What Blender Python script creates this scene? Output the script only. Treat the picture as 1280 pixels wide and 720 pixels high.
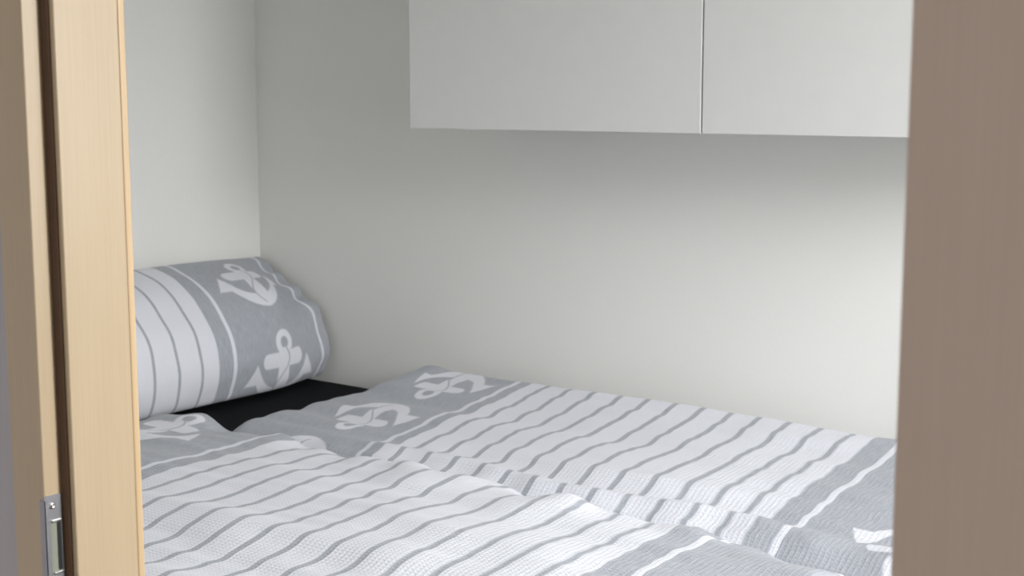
import bpy, bmesh, math
from mathutils import Vector, Matrix, noise

for o in list(bpy.data.objects):
    bpy.data.objects.remove(o, do_unlink=True)
S = bpy.context.scene
C = S.collection

# ------------------------------------------------------------------ camera, world, lights, exposure
F_PX, PITCH, YAW, EYE = 1750.0, math.atan(243 / 1750.0), math.radians(37.0), 1.3
cam_d = bpy.data.cameras.new('camera')
cam = bpy.data.objects.new('camera', cam_d)
C.objects.link(cam)
cam.location = (0, 0, EYE)
cam.rotation_euler = (math.pi / 2 - PITCH, 0, YAW)
cam_d.sensor_width = 36.0
cam_d.lens = F_PX / 1280 * 36.0
cam_d.clip_start = 0.02
cam_d.dof.use_dof = True
cam_d.dof.focus_distance = 1.95
cam_d.dof.aperture_fstop = 10.0
S.camera = cam

world = bpy.data.worlds.new('world')
S.world = world
world.use_nodes = True
bg = world.node_tree.nodes['Background']
bg.inputs[0].default_value = (1.0, 0.985, 0.98, 1)
bg.inputs[1].default_value = 0.29


def area(name, loc, direction, sx, sy, power, color):
    d = bpy.data.lights.new(name, 'AREA')
    d.shape = 'RECTANGLE'
    d.size, d.size_y, d.energy, d.color = sx, sy, power, color
    o = bpy.data.objects.new(name, d)
    C.objects.link(o)
    o.location = loc
    o.rotation_euler = Vector(direction).to_track_quat('-Z', 'Y').to_euler()
    return o


# bright sky outside the window of the right-hand wall
area('sky_outside_window', (4.6, 0.3, 3.6), (-4.4, 1.2, -2.1), 9.0, 3.0, 820.0, (0.985, 0.99, 1.0))
# added fill light below it, brightening the dim walls and door lining
area('added_low_fill', (4.7, 0.9, 0.9), (-1, 0.1, 0), 8.0, 2.3, 150.0, (1.0, 0.985, 0.96))

S.view_settings.view_transform = 'Standard'
S.view_settings.look = 'None'
S.view_settings.gamma = 1.0
S.view_settings.use_curve_mapping = False
S.view_settings.exposure = 1.19


# ------------------------------------------------------------------ node helpers
class X:
    """a float socket with arithmetic"""
    nt = None

    def __init__(self, s):
        self.s = s

    @staticmethod
    def m(op, *a):
        n = X.nt.nodes.new('ShaderNodeMath')
        n.operation = op
        for i, v in enumerate(a):
            if isinstance(v, X):
                X.nt.links.new(v.s, n.inputs[i])
            else:
                n.inputs[i].default_value = v
        return X(n.outputs[0])

    def __add__(s, o): return X.m('ADD', s, o)
    def __radd__(s, o): return X.m('ADD', o, s)
    def __sub__(s, o): return X.m('SUBTRACT', s, o)
    def __rsub__(s, o): return X.m('SUBTRACT', o, s)
    def __mul__(s, o): return X.m('MULTIPLY', s, o)
    def __rmul__(s, o): return X.m('MULTIPLY', o, s)
    def __truediv__(s, o): return X.m('DIVIDE', s, o)
    def __neg__(s): return X.m('MULTIPLY', s, -1.0)


def xabs(a): return X.m('ABSOLUTE', a)
def xmin(a, b): return X.m('MINIMUM', a, b)
def xmax(a, b): return X.m('MAXIMUM', a, b)
def xsin(a): return X.m('SINE', a)
def xlen(a, b): return X.m('SQRT', a * a + b * b)
def xmod(a, p): return X.m('FLOORED_MODULO', a, p)


def mask(d, eps):
    """1 where the signed distance d is below zero"""
    n = 0.5 - d / eps
    return xmin(xmax(n, 0.0), 1.0)


def new_mat(name, rough=0.6, spec=0.3):
    m = bpy.data.materials.new(name)
    m.use_nodes = True
    nt = m.node_tree
    b = nt.nodes['Principled BSDF']
    b.inputs['Roughness'].default_value = rough
    b.inputs['Specular IOR Level'].default_value = spec
    X.nt = nt
    return m, nt, b


def coords(nt, scale, kind='Object'):
    tc = nt.nodes.new('ShaderNodeTexCoord')
    mp = nt.nodes.new('ShaderNodeMapping')
    mp.inputs['Scale'].default_value = scale
    nt.links.new(tc.outputs[kind], mp.inputs[0])
    return mp.outputs[0]


def noise_tex(nt, vec, scale, detail=4, rough=0.5):
    n = nt.nodes.new('ShaderNodeTexNoise')
    n.inputs['Scale'].default_value = scale
    n.inputs['Detail'].default_value = detail
    n.inputs['Roughness'].default_value = rough
    nt.links.new(vec, n.inputs['Vector'])
    return n.outputs[0]


def ramp(nt, fac, stops):
    r = nt.nodes.new('ShaderNodeValToRGB')
    e = r.color_ramp.elements
    e[0].position, e[0].color = stops[0][0], (*stops[0][1], 1)
    e[1].position, e[1].color = stops[-1][0], (*stops[-1][1], 1)
    for p, c in stops[1:-1]:
        k = e.new(p)
        k.color = (*c, 1)
    nt.links.new(fac, r.inputs[0])
    return r.outputs[0]


def bump(nt, b, height, strength, dist):
    n = nt.nodes.new('ShaderNodeBump')
    n.inputs['Strength'].default_value = strength
    n.inputs['Distance'].default_value = dist
    nt.links.new(height, n.inputs['Height'])
    nt.links.new(n.outputs[0], b.inputs['Normal'])


def plain(name, col, rough=0.5, spec=0.3, metal=0.0, var=0.06, nscale=30):
    m, nt, b = new_mat(name, rough, spec)
    b.inputs['Metallic'].default_value = metal
    f = noise_tex(nt, coords(nt, (1, 1, 1)), nscale)
    lo = tuple(c * (1 - var) for c in col)
    hi = tuple(min(1, c * (1 + var)) for c in col)
    nt.links.new(ramp(nt, f, [(0.3, lo), (0.7, hi)]), b.inputs['Base Color'])
    return m


def wall_mat(name, col):
    m, nt, b = new_mat(name, 0.85, 0.2)
    v = coords(nt, (1, 1, 0.35))
    f = noise_tex(nt, v, 220, 3, 0.6)
    lo = tuple(c * 0.985 for c in col)
    nt.links.new(ramp(nt, f, [(0.3, lo), (0.7, col)]), b.inputs['Base Color'])
    bump(nt, b, f, 0.25, 0.0015)
    return m


def wood_mat(name, dark, light, rough=0.33, coat=0.25, gscale=1.0):
    m, nt, b = new_mat(name, rough, 0.4)
    v = coords(nt, (1, 1, 0.02))
    f = noise_tex(nt, v, 420 * gscale, 3, 0.6)
    g = noise_tex(nt, coords(nt, (1, 1, 0.12)), 14 * gscale, 3, 0.5)
    a = X(f) * 0.5 + X(g) * 0.5
    nt.links.new(ramp(nt, a.s, [(0.36, dark), (0.64, light)]), b.inputs['Base Color'])
    b.inputs['Coat Weight'].default_value = coat
    b.inputs['Coat Roughness'].default_value = 0.30
    bump(nt, b, f, 0.06, 0.0005)
    return m


def anchor_sdf(b, a):
    """a white anchor: b across, a along the shank with the ring at positive a; the stock is 1 wide"""
    ring = xabs(xlen(b - 0.05, a - 0.40) - 0.155) - 0.058
    stock = xlen(xmax(xabs(b) - 0.39, 0.0), a - 0.13) - 0.125
    shank = xmax(xabs(b) - (0.135 - 0.03 * a), xabs(a + 0.1) - 0.42)
    arms = xmax(xabs(xlen(b, a - 0.16) - 0.66) - (0.135 - 0.10 * xabs(b)), a + 0.08)
    q = xabs(xabs(b) - 0.66)
    fluke = xmax(-0.24 - a, q - 0.62 * (0.12 - a)) * 0.8
    d = xmin(xmin(ring, stock), xmin(shank, xmin(arms, fluke)))
    rope = xmax(xabs(b - 0.15 * xsin(a * 6.5 + 0.6)) - 0.016, xmax(a - 0.36, -0.55 - a))
    return xmax(d, -rope)


GREY = (0.395, 0.415, 0.455)
WHITE = (0.74, 0.755, 0.81)
STRIPE = (0.31, 0.325, 0.35)


def bedding_mat(name, bands, stripe0, period, count, stripe_w, white_range, lines, line_w,
                pitch, ring_sign, size, tall, hems, waffle=1.0):
    """woven bedding: anchors in grey bands, thin grey stripes on white.  u runs along the cloth."""
    m, nt, b = new_mat(name, 0.9, 0.15)
    b.inputs['Sheen Weight'].default_value = 0.15
    uv = nt.nodes.new('ShaderNodeUVMap')
    sp = nt.nodes.new('ShaderNodeSeparateXYZ')
    nt.links.new(uv.outputs[0], sp.inputs[0])
    u, v = X(sp.outputs[0]), X(sp.outputs[1])
    # woven irregularity of the edges of the pattern
    e = 0.0025
    w0, w1 = white_range
    white = mask(xabs(u - (w0 + w1) / 2) - (w1 - w0) / 2, e)
    k = xmod(u - stripe0 + period / 2, period) - period / 2
    st = mask(xabs(k) - stripe_w / 2, e)
    inside = mask(xabs(u - (stripe0 + (count - 1) * period / 2)) - count * period / 2, e)
    white = white * (1.0 - st * inside)
    for l in lines:
        white = xmax(white, mask(xabs(u - l) - line_w / 2, e))
    for c, half, cen in bands:
        a = (xmod(v - cen + pitch / 2, pitch) - pitch / 2) / (size * tall * ring_sign)
        d = anchor_sdf((u - c) / size, a)
        d = xmax(d, (xabs(u - c) - half) / size)
        white = xmax(white, mask(d, 0.03))
    for axis, pos, side, wd in hems:
        t = (u if axis == 'u' else v)
        white = xmax(white, mask((t - pos) * side - wd, e))
    fine = X(noise_tex(nt, coords(nt, (420, 36, 1), 'UV'), 1.0, 2, 0.6))
    mix = nt.nodes.new('ShaderNodeMix')
    mix.data_type = 'RGBA'
    nt.links.new(white.s, mix.inputs[0])
    gcol = ramp(nt, fine.s, [(0.3, tuple(c * 0.84 for c in GREY)), (0.7, tuple(c * 1.12 for c in GREY))])
    wcol = ramp(nt, fine.s, [(0.3, tuple(c * 0.97 for c in WHITE)), (0.7, WHITE)])
    nt.links.new(gcol, mix.inputs[6])
    nt.links.new(wcol, mix.inputs[7])
    nt.links.new(mix.outputs[2], b.inputs['Base Color'])
    # waffle weave: small cells, longer across the cloth
    h = xmax(xabs(xsin(u * (math.pi / 0.010))) * -1.0, xabs(xsin(v * (math.pi / 0.0072))) * -1.0)
    h = h * waffle + fine * 0.35
    bump(nt, b, h.s, 0.42, 0.0016)
    return m


# ------------------------------------------------------------------ mesh helpers
def link(name, me, parent=None):
    o = bpy.data.objects.new(name, me)
    C.objects.link(o)
    if parent:
        o.parent = parent
    return o


def obj(name, bm, mat, parent=None, smooth=False):
    me = bpy.data.meshes.new(name)
    bmesh.ops.recalc_face_normals(bm, faces=bm.faces)
    bm.to_mesh(me)
    bm.free()
    if smooth:
        for p in me.polygons:
            p.use_smooth = True
    me.materials.append(mat)
    return link(name, me, parent)


def box(bm, x0, x1, y0, y1, z0, z1, bevel=0.0, seg=2):
    r = bmesh.ops.create_cube(bm, size=1.0)
    vs = r['verts']
    for v in vs:
        v.co = Vector((x0 + (v.co.x + .5) * (x1 - x0), y0 + (v.co.y + .5) * (y1 - y0), z0 + (v.co.z + .5) * (z1 - z0)))
    if bevel:
        es = list({e for v in vs for e in v.link_edges})
        bmesh.ops.bevel(bm, geom=es, offset=bevel, segments=seg, affect='EDGES', profile=0.5)


def bx(*a, **k):
    bm = bmesh.new()
    box(bm, *a, **k)
    return bm


def empty(name, loc=(0, 0, 0), rz=0):
    o = bpy.data.objects.new(name, None)
    C.objects.link(o)
    o.location = loc
    o.rotation_euler = (0, 0, rz)
    return o


def tag(o, label, cat, group=None, kind=None):
    o['label'] = label
    o['category'] = cat
    if group: o['group'] = group
    if kind: o['kind'] = kind
    return o


def prism(bm, pts, z0, z1, bevel=0.0):
    """vertical prism over a plan outline"""
    lo = [bm.verts.new((x, y, z0)) for x, y in pts]
    hi = [bm.verts.new((x, y, z1)) for x, y in pts]
    n = len(pts)
    fs = [bm.faces.new(lo[::-1]), bm.faces.new(hi)]
    for i in range(n):
        fs.append(bm.faces.new((lo[i], lo[(i + 1) % n], hi[(i + 1) % n], hi[i])))
    if bevel:
        es = [e for e in {e for f in fs for e in f.edges} if abs(e.verts[0].co.z - e.verts[1].co.z) > .01]
        bmesh.ops.bevel(bm, geom=es, offset=bevel, segments=3, affect='EDGES', profile=0.5)


# ------------------------------------------------------------------ materials
M_WALL = wall_mat('wallpaper', (0.835, 0.835, 0.805))
M_HALL = wall_mat('hall_paint', (0.46, 0.44, 0.455))
M_CEIL = plain('ceiling_paint', (0.82, 0.82, 0.81), 0.9)
M_FLOOR = wood_mat('laminate', (0.52, 0.46, 0.40), (0.60, 0.55, 0.48), 0.4, 0.1, 0.4)
M_WOOD = wood_mat('beech_veneer', (0.485, 0.375, 0.24), (0.535, 0.42, 0.275), 0.33, 0.7)
M_SOLID = wood_mat('beech_edge', (0.58, 0.42, 0.24), (0.66, 0.49, 0.30), 0.3, 0.3, 0.5)
M_LEAF = wood_mat('leaf_veneer', (0.545, 0.43, 0.345), (0.585, 0.465, 0.375), 0.4, 0.15, 0.5)
M_SEAL = plain('brown_seal', (0.07, 0.036, 0.017), 0.6)
M_STEEL = plain('brushed_steel', (0.44, 0.45, 0.48), 0.38, 0.5, 0.9)
M_SCREW = plain('screw_steel', (0.62, 0.62, 0.62), 0.25, 0.5, 1.0)
M_POCKET = plain('latch_pocket', (0.27, 0.285, 0.225), 0.5)
M_DARK = plain('painted_shade', (0.02, 0.02, 0.02), 0.7)  # near black, stands in for the shade inside the latch slot
M_CAB = plain('white_lacquer', (0.70, 0.705, 0.695), 0.38, 0.4, 0, 0.01)
M_CARC = plain('white_carcass', (0.66, 0.66, 0.65), 0.5, 0.3, 0, 0.01)
M_SHEET = plain('black_jersey', (0.006, 0.007, 0.008), 0.95, 0.1, 0, 0.2, 300)
M_FRAMEW = plain('white_plastic', (0.8, 0.8, 0.8), 0.35)
M_BEDWOOD = wood_mat('bed_wood', (0.42, 0.28, 0.15), (0.55, 0.38, 0.21))

# ------------------------------------------------------------------ the room shell
XL, YB, XR, YF, YH, ZC = -3.03, 2.80, 0.42, 0.8853, 0.8045, 2.50
OX0, OX1, OZ = -1.185, -0.280, 2.03          # opening in the wall for the door frame


def struct(name, bm, mat, label, cat):
    return tag(obj(name, bm, mat), label, cat, kind='structure')


struct('floor', bx(XL - .1, .9, -1.2, YB + .1, -.1, 0), M_FLOOR, 'wood laminate floor under the bed and in the hall', 'floor')
struct('ceiling', bx(XL - .1, .9, -1.2, YB + .1, ZC, ZC + .1), M_CEIL, 'white ceiling over the bedroom and the hall', 'ceiling')
struct('wall_left', bx(XL - .1, XL, YH, YB + .1, 0, ZC), M_WALL, 'pale wall behind the pillow at the head of the bed', 'wall')
struct('wall_back', bx(XL, XR, YB, YB + .1, 0, ZC), M_WALL, 'pale wall along the bed below the hanging cabinets', 'wall')
struct('wall_shade_left', bx(-1.75, -1.65, -1.2, YH, 0, ZC), M_HALL, 'unseen greyish hall wall added to darken the door casing', 'wall')  # unseen, added so the casing front gets less light
struct('wall_lightstop_right', bx(.80, .90, -1.2, YH, 0, ZC), M_HALL, 'unseen greyish hall wall added to keep sky light out of the hall', 'wall')  # unseen, added to stop the sky light leaking into the hall
bm = bmesh.new()
WY0, WY1, WZ0, WZ1 = 0.95, 2.25, 0.93, 2.11
box(bm, XR, XR + .2, YH, WY0, 0, ZC)
box(bm, XR, XR + .2, WY1, YB + .1, 0, ZC)
box(bm, XR, XR + .2, WY0, WY1, 0, WZ0)
box(bm, XR, XR + .2, WY0, WY1, WZ1, ZC)
struct('wall_right', bm, M_WALL, 'pale wall with the window at the foot of the bed', 'wall')
bm = bmesh.new()
box(bm, XL, OX0, YH, YF, 0, ZC)
box(bm, OX1, XR, YH, YF, 0, ZC)
box(bm, OX0, OX1, YH, YF, OZ, ZC)
wf = struct('wall_front', bm, M_HALL, 'greyish hall wall beside the wooden door frame', 'wall')
wf.data.materials.append(M_WALL)
for f in wf.data.polygons:
    if f.normal.y > .5: f.material_index = 1           # the bedroom side is papered like the other walls
bm = bmesh.new()
for a in ((WY0, WY0 + .05, WZ0, WZ1), (WY1 - .05, WY1, WZ0, WZ1), (WY0 + .05, WY1 - .05, WZ0, WZ0 + .05), (WY0 + .05, WY1 - .05, WZ1 - .05, WZ1)):
    box(bm, XR + .03, XR + .08, *a, bevel=.004)
win = struct('window_1', bm, M_FRAMEW, 'white framed window in the wall at the foot of the bed', 'window')
obj('window_sill', bx(XR - .12, XR + .03, WY0 - .03, WY1 + .03, WZ0 - .03, WZ0, bevel=.004), M_FRAMEW, win)

# ------------------------------------------------------------------ door frame with open leaf
door = empty('door_1', (-0.75, 0.85, 0))
tag(door, 'light beech door frame with metal strike plate and brownish open door leaf', 'door', kind='structure')
DI = door.matrix_world.inverted()


def dpart(name, bm, mat, parent=None, smooth=False):
    o = obj(name, bm, mat, parent or door, smooth)
    if parent is None:
        o.location = -Vector(door.location)
    return o


LX, RX = -1.152, -0.312                      # inner faces of the lining
N0, N1, N2 = 0.7881, 0.8114, 0.8849            # casing front, stop face, room side
RB = -1.1687                                 # rebate face
# left lining: stop face at N1
bm = bmesh.new()
prism(bm, [(LX, N1), (LX, N2), (-1.178, N2), (-1.178, N1)], 0, 2.0, 0.0015)
dpart('lining', bm, M_WOOD)
bm = bmesh.new()
prism(bm, [(LX - .0006, N2 + .0006), (LX - .0006, N2 + .0090), (LX - .06, N2 + .0090), (LX - .06, N2 + .0006)], 0, 2.06, 0.002)
dpart('room_casing', bm, M_SOLID)
bm = bmesh.new()
prism(bm, [(RB, N0), (RB, N1 - .0006), (-1.184, N1 - .0006), (-1.184, YH - .001), (-1.2208, YH - .001), (-1.2208, N0)], 0, 2.06, 0.0016)
dpart('casing', bm, M_WOOD)
# right lining and casing
bm = bmesh.new()
prism(bm, [(RX, N1), (RX, N2), (-.286, N2), (-.286, N1)], 0, 2.0, 0.0015)
dpart('lining', bm, M_WOOD)
bm = bmesh.new()
prism(bm, [(-.2955, N0), (-.2955, N1 - .0006), (-.281, N1 - .0006), (-.281, YH - .001), (-.2455, YH - .001), (-.2455, N0)], 0, 2.06, 0.0016)
dpart('casing', bm, M_WOOD)
# head
dpart('head_lining', bx(LX, RX, N1, N2, 1.975, 2.0, bevel=.0015), M_WOOD)
dpart('head_casing', bx(RB, -.2955, N0, YH - .001, 2.002, 2.06, bevel=.0016), M_WOOD)
# rubber seal standing on the stop face
bm = bmesh.new()
prism(bm, [(RB + .0008, N1 - .0050), (RB + .0055, N1 - .0050), (RB + .0095, N1 - .0028), (RB + .0105, N1 - .0004), (RB + .0008, N1 - .0004)], 0, 1.975, 0.001)
dpart('rubber_seal', bm, M_SEAL)

# strike plate on the rebate face, lapping over the casing front
PZ1, PZ0 = 0.9080, 0.708
SZ1, SZ0 = 0.8815, 0.8285
bm = bmesh.new()
px0, px1 = RB + .0002, RB + .0016
y0, y1 = N0 - .0014, N1 - .0054
sy0, sy1 = N0 + .0050, N1 - .0068
box(bm, px0, px1, y0, y1, SZ1, PZ1)
box(bm, px0, px1, y0, sy0, SZ0, SZ1)
box(bm, px0, px1, sy1, y1, SZ0, SZ1)
box(bm, px0, px1, y0, y1, .795, SZ0)
box(bm, px0, px1, y0, sy0, .735, .795)
box(bm, px0, px1, sy1, y1, .735, .795)
box(bm, px0, px1, y0, y1, PZ0, .735)
box(bm, RB - .006, px1, N0 - .0016, N0 - .0002, PZ0, PZ1 - .004)      # the lip
bmesh.ops.remove_doubles(bm, verts=bm.verts, dist=1e-5)
plate = dpart('strike_plate', bm, M_STEEL)
plate['label'] = 'grey metal strike plate with a latch slot and a screw'
bm = bmesh.new()
box(bm, px0 + .0001, px0 + .0005, sy0, sy1, SZ0, SZ1)
obj('latch_pocket', bm, M_POCKET, plate)
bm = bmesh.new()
box(bm, px0 + .0006, px0 + .0012, sy1 - .0042, sy1 + .0002, SZ0 + .002, SZ1)  # thin dark strip: the shade of the latch hole, put in as colour
obj('painted_slot_shade', bm, M_DARK, plate)
for (z0_, z1_) in ((SZ1 - .001, SZ1 + .0012), (SZ0 - .0012, SZ0 + .0012)):
    obj('slot_lip', bx(px0, px1 + .0016, sy0 + .001, sy1, z0_, z1_, bevel=.0004), M_SCREW, plate)


def screw(z, y):
    bm = bmesh.new()
    r = 0.0034
    prof = [(0.0, 0.0013), (0.0011, 0.0013), (0.0011, 0.0009), (0.0013, 0.0016), (0.0027, 0.0016), (r, 0.0009), (r, 0.0)]
    n = 24
    rows = []
    for rad, h in prof:
        row = []
        for i in range(n):
            a = 2 * math.pi * i / n
            rr = rad * (1.0 if rad > .0012 else (0.72 + .28 * math.cos(4 * a)))
            row.append(bm.verts.new((px1 + h - .0002, y + rr * math.cos(a), z + rr * math.sin(a))))
        rows.append(row)
    for a, b2 in zip(rows, rows[1:]):
        for i in range(n):
            bm.faces.new((a[i], a[(i + 1) % n], b2[(i + 1) % n], b2[i]))
    bmesh.ops.remove_doubles(bm, verts=bm.verts, dist=1e-7)
    o = obj('screw', bm, M_SCREW, plate, True)
    o.data.materials.append(M_DARK)
    return o


screw(0.8975, N0 + .0074)
screw(0.7195, N0 + .0074)

# the leaf, swung open into the hall
HX, HY, ANG = -0.2875, 0.7355, math.radians(-17)
leaf_bm = bmesh.new()
box(leaf_bm, 0, .84, 0, .040, 0.008, 1.985, bevel=.002)
leaf = dpart('door_leaf', leaf_bm, M_LEAF)
leaf.location = Vector((HX, HY, 0)) - Vector(door.location)
leaf.rotation_euler = (0, 0, ANG)
leaf['label'] = 'brownish wooden door leaf swung open into the hall'
bm = bmesh.new()
box(bm, .765, .795, -.006, 0.0, .93, 1.09, bevel=.002)
box(bm, .773, .787, -.045, -.005, 1.033, 1.047, bevel=.004)
box(bm, .665, .787, -.055, -.041, 1.033, 1.047, bevel=.005)
obj('door_handle', bm, M_STEEL, leaf)

# ------------------------------------------------------------------ hanging cabinets
CZ0, CZ1, CY = 1.2215, 1.90, 2.45


def cabinet(x0, x1, label):
    t = empty('wall_cabinet', ((x0 + x1) / 2, YB, CZ0))
    tag(t, label, 'cabinet', 'white cabinets hanging above the bed')
    w = (x1 - x0) / 2
    bm = bmesh.new()
    dp = YB - CY
    th = .016
    y0, y1 = -dp + .020, -.002
    h = CZ1 - CZ0
    box(bm, -w + .0004, -w + th, y0, y1, 0.001, h)
    box(bm, w - th, w - .0004, y0, y1, 0.001, h)
    box(bm, -w + th, w - th, y0, y1, 0.001, th)
    box(bm, -w + th, w - th, y0, y1, h - th, h)
    box(bm, -w + th, w - th, y1 - .006, y1, th, h - th)
    box(bm, -w + th, w - th, y0 + .02, y1 - .006, h / 2, h / 2 + th)
    obj('carcass', bm, M_CARC, t)
    obj('cabinet_door', bx(-w + .0016, w - .0016, -dp, -dp + .018, 0, h - .001, bevel=.0014), M_CAB, t)
    return t


cabinet(-2.142, -1.378, 'plain white handleless cabinet hanging nearest the head of the bed')
cabinet(-1.378, -0.614, 'plain white handleless cabinet beside the wooden door edge, farther from the pillow')

# ------------------------------------------------------------------ bed
BX0, BX1, BY0, BY1, BZ = -3.015, -0.72, 1.25, 2.79, 0.50
bed = empty('bed_frame', ((BX0 + BX1) / 2, (BY0 + BY1) / 2, 0))
tag(bed, 'low wooden bed frame carrying the black sheeted mattress', 'bed')
bo = -Vector(bed.location)


def bpart(name, bm, mat):
    o = obj(name, bm, mat, bed)
    o.location = bo
    return o


bpart('side_rail', bx(BX0, BX1, BY0 + .03, BY0 + .055, .16, .30, bevel=.003), M_BEDWOOD)
bpart('side_rail', bx(BX0, BX1, BY1 - .03, BY1 - .005, .16, .30, bevel=.003), M_BEDWOOD)
bpart('end_rail', bx(BX0, BX0 + .025, BY0 + .056, BY1 - .031, .16, .30, bevel=.003), M_BEDWOOD)
bpart('end_rail', bx(BX1 - .025, BX1, BY0 + .056, BY1 - .031, .16, .30, bevel=.003), M_BEDWOOD)
bpart('slatted_base', bx(BX0 + .026, BX1 - .026, BY0 + .056, BY1 - .031, .26, .299), M_BEDWOOD)
for lx in (BX0 + .03, BX1 - .09):
    for ly in (BY0 + .057, BY1 - .092):
        bpart('leg', bx(lx, lx + .06, ly, ly + .06, 0, .259, bevel=.003), M_BEDWOOD)
bm = bx(BX0, BX1, BY0, BY1, .3005, BZ, bevel=.03, seg=5)
mat_o = obj('mattress', bm, M_SHEET, None, True)
tag(mat_o, 'mattress under a black fitted sheet between pillow and duvets', 'mattress')


# ------------------------------------------------------------------ duvets
def smooth(a, b, x):
    t = max(0.0, min(1.0, (x - a) / (b - a)))
    return t * t * (3 - 2 * t)


def interp(tab, x):
    if x <= tab[0][0]: return tab[0][1]
    for (a, ya), (b, yb) in zip(tab, tab[1:]):
        if x <= b:
            t = (x - a) / (b - a)
            t = t * t * (3 - 2 * t)
            return ya + (yb - ya) * t
    return tab[-1][1]


def edge_param(total, r, step):
    """positions 0..total, denser within r of both ends"""
    n = 12
    a = [r * (1 - math.cos(math.pi / 2 * i / n)) for i in range(n)]
    k = max(2, int((total - 2 * r) / step))
    mid = [r + (total - 2 * r) * i / k for i in range(k + 1)]
    return a + mid + [total - t for t in reversed(a)]


def rnd(s, total, r0, r1):
    """quarter-round rise at both ends"""
    q = 1.0
    if s < r0:
        q *= math.sqrt(max(0, 1 - (1 - s / r0) ** 2))
    if total - s < r1:
        q *= math.sqrt(max(0, 1 - (1 - (total - s) / r1) ** 2))
    return q


def duvet(name, mat, x0, x1, inner, thick, wrinkle, shear, uvx, step=.0075):
    """inner: polyline (y, z) hugging the mattress; thickness is raised along its normal"""
    # arc-length samples of the inner line
    L = [0.0]
    for p, q in zip(inner, inner[1:]):
        L.append(L[-1] + math.hypot(q[0] - p[0], q[1] - p[1]))
    tot = L[-1]

    def at(s):
        for i in range(len(L) - 1):
            if s <= L[i + 1] + 1e-9:
                t = (s - L[i]) / (L[i + 1] - L[i])
                p, q = inner[i], inner[i + 1]
                return (p[0] + (q[0] - p[0]) * t, p[1] + (q[1] - p[1]) * t)
        return inner[-1]

    vs = edge_param(tot, .06, step)
    us = edge_param(x1 - x0, .05, step)
    secs = []
    for s in vs:
        p = at(s)
        a, b = at(max(0, s - .02)), at(min(tot, s + .02))
        d = Vector((b[0] - a[0], b[1] - a[1])).normalized()
        secs.append((p, Vector((-d.y, d.x)), s))
    # cloth coordinate v: arc of the outer line, equal to y where the top is flat
    outer = [(p[0] + n.x * thick(s, tot), p[1] + n.y * thick(s, tot)) for p, n, s in secs]
    acc = [0.0]
    for p, q in zip(outer, outer[1:]):
        acc.append(acc[-1] + math.hypot(q[0] - p[0], q[1] - p[1]))
    ref = min(range(len(outer)), key=lambda i: abs(outer[i][0] - (outer[-1][0] - .25)))
    vv = [outer[ref][0] + a - acc[ref] for a in acc]
    bm = bmesh.new()
    uvl = bm.loops.layers.uv.new('UVMap')
    top, bot, tuv = [], [], []
    W = x1 - x0
    for ui in us:
        eu = rnd(ui, W, .05, .05)
        # cloth coordinate along the length, with the rounded ends unrolled
        cu = x0 + ui
        if ui < .05: cu -= .03 * (1 - eu)
        if W - ui < .05: cu += .03 * (1 - eu)
        rt, rb, ru = [], [], []
        for j, (p, n, s) in enumerate(secs):
            t = thick(s, tot)
            et = min(1.0, t / .05)
            wz, wx = wrinkle(x0 + ui, vv[j])
            h = t * (0.12 + .88 * eu) + wz * et * eu
            h = max(h, .002)
            xx = x0 + ui + wx * eu + shear(p[0], ui)
            rt.append(bm.verts.new((xx, p[0] + n.x * h, p[1] + n.y * h)))
            rb.append(bm.verts.new((xx, p[0], p[1])))
            ru.append((uvx(cu), vv[j]))
        top.append(rt); bot.append(rb); tuv.append(ru)

    def quad(g, i, j, flip):
        idx = [(i, j), (i + 1, j), (i + 1, j + 1), (i, j + 1)]
        if flip: idx = idx[::-1]
        f = bm.faces.new([g[a][b] for a, b in idx])
        f.smooth = True
        for lp, (a, b) in zip(f.loops, idx):
            lp[uvl].uv = tuv[a][b]

    nu, nv = len(us), len(secs)
    for i in range(nu - 1):
        for j in range(nv - 1):
            quad(top, i, j, False)
            quad(bot, i, j, True)
    ring = [(i, 0) for i in range(nu)] + [(nu - 1, j) for j in range(1, nv)] + \
           [(i, nv - 1) for i in range(nu - 2, -1, -1)] + [(0, j) for j in range(nv - 2, 0, -1)]
    for k in range(len(ring)):
        a, b = ring[k], ring[(k + 1) % len(ring)]
        f = bm.faces.new((top[b[0]][b[1]], top[a[0]][a[1]], bot[a[0]][a[1]], bot[b[0]][b[1]]))
        f.smooth = True
        for lp, q in zip(f.loops, (b, a, a, b)):
            lp[uvl].uv = tuv[q[0]][q[1]]
    me = bpy.data.meshes.new(name)
    bmesh.ops.recalc_face_normals(bm, faces=bm.faces)
    bm.to_mesh(me)
    bm.free()
    me.materials.append(mat)
    return link(name, me)


def nz(x, y, z=0.0):
    return noise.noise(Vector((x, y, z)))


# far duvet -----------------------------------------------------------
far_mat = bedding_mat('far_bedding', [(-2.165, .19, 2.32), (-0.815, .17, 2.19)], -1.919, .0706, 12, .0135, (-1.970, -1.090),
                      [-2.008, -1.030], .014, .28, -1, .142, 1.22,
                      [('u', -2.422, 1, 0.0)])
far_t = [(0, .0), (.02, .022), (.05, .036), (.10, .046), (.20, .056), (.36, .066), (.46, .074), (.56, .092), (.62, .095), (.66, .082), (.70, 0)]


def far_thick(s, tot):
    q = s / tot * .70
    return max(0.0, interp(far_t, q)) * rnd(s, tot, .07, .06)


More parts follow.
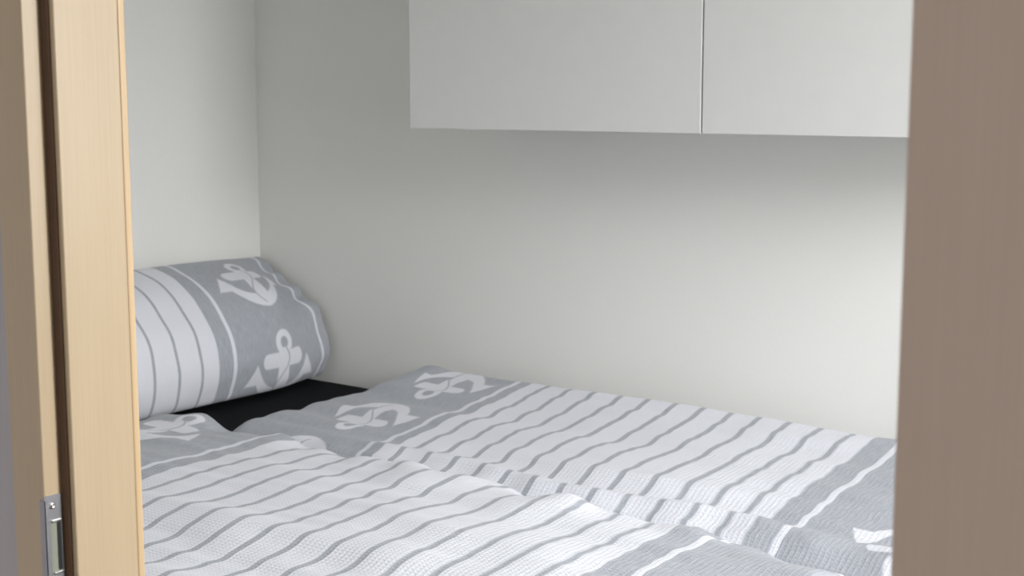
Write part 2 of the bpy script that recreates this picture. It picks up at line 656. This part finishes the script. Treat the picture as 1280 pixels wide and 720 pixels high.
def far_wr(x, v):
    w = nz(v * 8.5 + .6 * nz(x * 1.2, v * 2, 3), x * 1.3, 1.7) * .011
    w += nz(v * 19 + 1.2 * nz(x * 2.0, v * 3, 8), x * 2.6, 5.1) * .0055
    w += nz(v * 5, x * 9, 9.3) * .0025
    # puckered seam side
    w += .004 * math.sin(x * 44 + 3 * nz(x * 3, 0, 2)) * (1 - smooth(2.08, 2.22, v))
    w += .012 * math.exp(-((x + 2.33) / .10) ** 2) * smooth(2.45, 2.7, v)
    w += .0022 * nz(v * 34, x * 6, 15.5)
    rl = 2.165 + .03 * nz(x * 3.0, 0, 77) - .02 * smooth(-1.5, -1.1, x)
    w += (.0095 + .009 * nz(x * 5, 0, 79)) * math.exp(-((v - rl) / .022) ** 2) * smooth(-2.1, -1.9, x)
    w -= .010 * math.exp(-((v - rl - .055) / .03) ** 2) * smooth(-2.1, -1.9, x)
    wx = .006 * nz(v * 9, x * 3, 12.0) + .003 * nz(v * 28, x * 5, 13.0)
    return w, wx


far = duvet('duvet', far_mat, -2.425, -.74, [(2.082, .507), (2.768, .507)], far_thick, far_wr,
            lambda y, u: (.01 + .075 * smooth(2.15, 2.7, y)) * (1 - smooth(0, .22, u)), lambda u: u)
tag(far, 'grey and white anchor duvet lying along the wall, farther from the door', 'duvet', 'anchor patterned duvets on the bed')

# near duvet ----------------------------------------------------------
near_mat = bedding_mat('near_bedding', [(-2.355, .19, 1.885), (-0.80, .17, 1.76)], -2.020, .0706, 13, .0128, (-2.080, -1.122),
                       [-2.130, -1.060], .014, .28, 1, .150, 1.15,
                       [('u', -2.515, 1, 0.0), ('v', 2.045, -1, 0.0)])
near_t = [(0, 0), (.03, .03), (.08, .045), (.20, .050), (.36, .060), (.56, .077), (.85, .084), (.94, .084), (1.0, .066), (1.06, 0)]
NEAR_IN = [(1.238, .26), (1.238, .46)] + \
          [(1.238 + .047 * (1 - math.cos(a)), .46 + .047 * math.sin(a)) for a in [math.pi / 2 * i / 6 for i in range(1, 7)]] + \
          [(1.36, .507), (2.068, .507)]


def near_thick(s, tot):
    q = s / tot * 1.06
    return max(0.0, interp(near_t, q)) * rnd(s, tot, .05, .075)


def near_wr(x, v):
    w = nz(v * 7.5 + .7 * nz(x * 1.1, v * 2, 23), x * 1.2, 21.7) * .013
    w += nz(v * 17 + 1.2 * nz(x * 2.0, v * 3, 28), x * 2.4, 25.1) * .006
    w += nz(v * 5, x * 8, 29.3) * .003
    w += (.010 * math.sin(x * 23 + 4 * nz(x * 2, 0, 42)) + .004 * math.sin(x * 51 + v * 20)) * smooth(1.88, 2.02, v)
    w += .0026 * nz(v * 32, x * 6, 35.5)
    w += .014 * math.exp(-((x + 2.40) / .10) ** 2 - ((v - 1.99) / .07) ** 2)
    w += .016 * math.exp(-((x + 1.62 - .5 * (v - 1.98)) / .07) ** 2) * smooth(1.80, 1.97, v)
    w += .012 * math.exp(-((x + 1.32 - .6 * (v - 1.98)) / .08) ** 2) * smooth(1.74, 1.95, v)
    w -= .026 * smooth(-1.14, -0.98, x) * smooth(1.84, 2.0, v)
    wx = .008 * nz(v * 7, x * 3, 32.0) + .004 * nz(v * 26, x * 5, 33.0)
    return w, wx


near = duvet('duvet', near_mat, -2.505, -.80, NEAR_IN, near_thick, near_wr,
             lambda y, u: 0.0, lambda u: u)
tag(near, 'grey and white anchor duvet nearer the door frame, overlapping the seam between both', 'duvet', 'anchor patterned duvets on the bed')


# ------------------------------------------------------------------ pillow
pil_mat = bedding_mat('pillow_bedding', [(2.560, .15, 0.0)], 1.8325, .0745, 7, .0085, (1.78, 2.335),
                      [2.385, 2.735], .011, .277, 1, .150, 1.1, [], 0.4)
# cross-section against the wall: (x, z), from the tuck at the bottom front over the top and down the wall
PSEC = [(-2.86, .5045), (-2.765, .506), (-2.712, .522), (-2.686, .58), (-2.686, .645), (-2.714, .715), (-2.775, .778),
        (-2.85, .822), (-2.93, .846), (-2.985, .838), (-3.018, .80), (-3.024, .70), (-3.024, .58), (-3.012, .515), (-2.95, .5045)]
# the hem of the pillow end
PEND = [(-2.87, .5045), (-2.790, .508), (-2.752, .526), (-2.730, .58), (-2.744, .668), (-2.805, .732), (-2.87, .765),
        (-2.935, .795), (-2.980, .822), (-3.006, .833), (-3.022, .80), (-3.024, .70), (-3.024, .58), (-3.012, .515), (-2.95, .5045)]


def closed_spline(pts, n):
    out = []
    k = len(pts)
    for i in range(n):
        t = i * k / n
        j = int(t)
        f = t - j
        p0, p1, p2, p3 = (Vector(pts[(j + q) % k]) for q in (-1, 0, 1, 2))
        out.append(0.5 * ((2 * p1) + (p2 - p0) * f + (2 * p0 - 5 * p1 + 4 * p2 - p3) * f * f + (3 * p1 - p0 - 3 * p2 + p3) * f ** 3))
    return out


def pillow():
    ya, ye = 1.985, 2.770
    n = 150
    A, E = closed_spline(PSEC, n), closed_spline(PEND, n)
    arc = [0.0]
    for p, q in zip(A, A[1:] + A[:1]):
        arc.append(arc[-1] + (q - p).length)
    i0 = min(range(n // 2), key=lambda i: abs(A[i].y - .580) + (0 if A[i].x > -2.72 else 9))
    arc = [a - arc[i0] for a in arc]
    bm = bmesh.new()
    uvl = bm.loops.layers.uv.new('UVMap')
    ys = [(ya + (ye - ya) * k / 90, 1.0, 0) for k in range(91)]
    ys = [(ya - .012, .35, 1), (ya - .010, .8, 1), (ya - .004, .95, 1)] + ys + [(ye + .006, .97, 1), (ye + .010, .90, 1), (ye + .006, .80, 1), (ye + .002, .5, 1), (ye, .2, 1)]
    cen = Vector((-2.93, .60))
    rows, uvs = [], []
    for y, sc, cap in ys:
        r, ur = [], []
        fe = smooth(2.52, 2.775, y) ** 1.3
        for i in range(n):
            p = A[i].lerp(E[i], fe)
            d = (p - cen)
            front = smooth(-3.0, -2.9, p.x) * smooth(.505, .55, p.y)
            dn = d.normalized()
            w = nz(arc[i] * 6, y * 5, 60) * .010 + nz(arc[i] * 13, y * 9, 64) * .004
            end = smooth(2.66, 2.765, y)
            w += end * (.011 * nz(arc[i] * 14, 0, 71) + .005 * math.sin(arc[i] * 70))
            w += .032 * end * math.exp(-(((p - Vector((-2.995, .84))).length) / .035) ** 2)
            q = cen + d * sc + dn * (w * front * sc)
            q.x = max(q.x, XL + .004)
            q.y = max(q.y, BZ + .0035)
            yy = min(y + (end * .006 * math.sin(arc[i] * 60 + 2) if cap == 0 else 0), YB - .006)
            r.append(bm.verts.new((q.x, yy, q.y)))
            ur.append((y if cap == 0 else (ye + (1 - sc) * .2 if y > 2.3 else ya - (1 - sc) * .2), arc[i]))
        rows.append(r); uvs.append(ur)
    full = arc[n]
    for a in range(len(rows) - 1):
        for i in range(n):
            k = (i + 1) % n
            f = bm.faces.new((rows[a][i], rows[a + 1][i], rows[a + 1][k], rows[a][k]))
            f.smooth = True
            wrap = (lambda c: (c[0], c[1] + (full - arc[0] if k == 0 else 0)))
            for lp, c in zip(f.loops, (uvs[a][i], uvs[a + 1][i], wrap(uvs[a + 1][k]), wrap(uvs[a][k]))):
                lp[uvl].uv = c
    bm.faces.new(rows[0]); bm.faces.new(rows[-1])
    bmesh.ops.recalc_face_normals(bm, faces=bm.faces)
    me = bpy.data.meshes.new('pillow')
    bm.to_mesh(me)
    bm.free()
    me.materials.append(pil_mat)
    return link('pillow', me)


p = pillow()
tag(p, 'plump grey and white anchor pillow leaning in the wall corner on the black sheet', 'pillow')
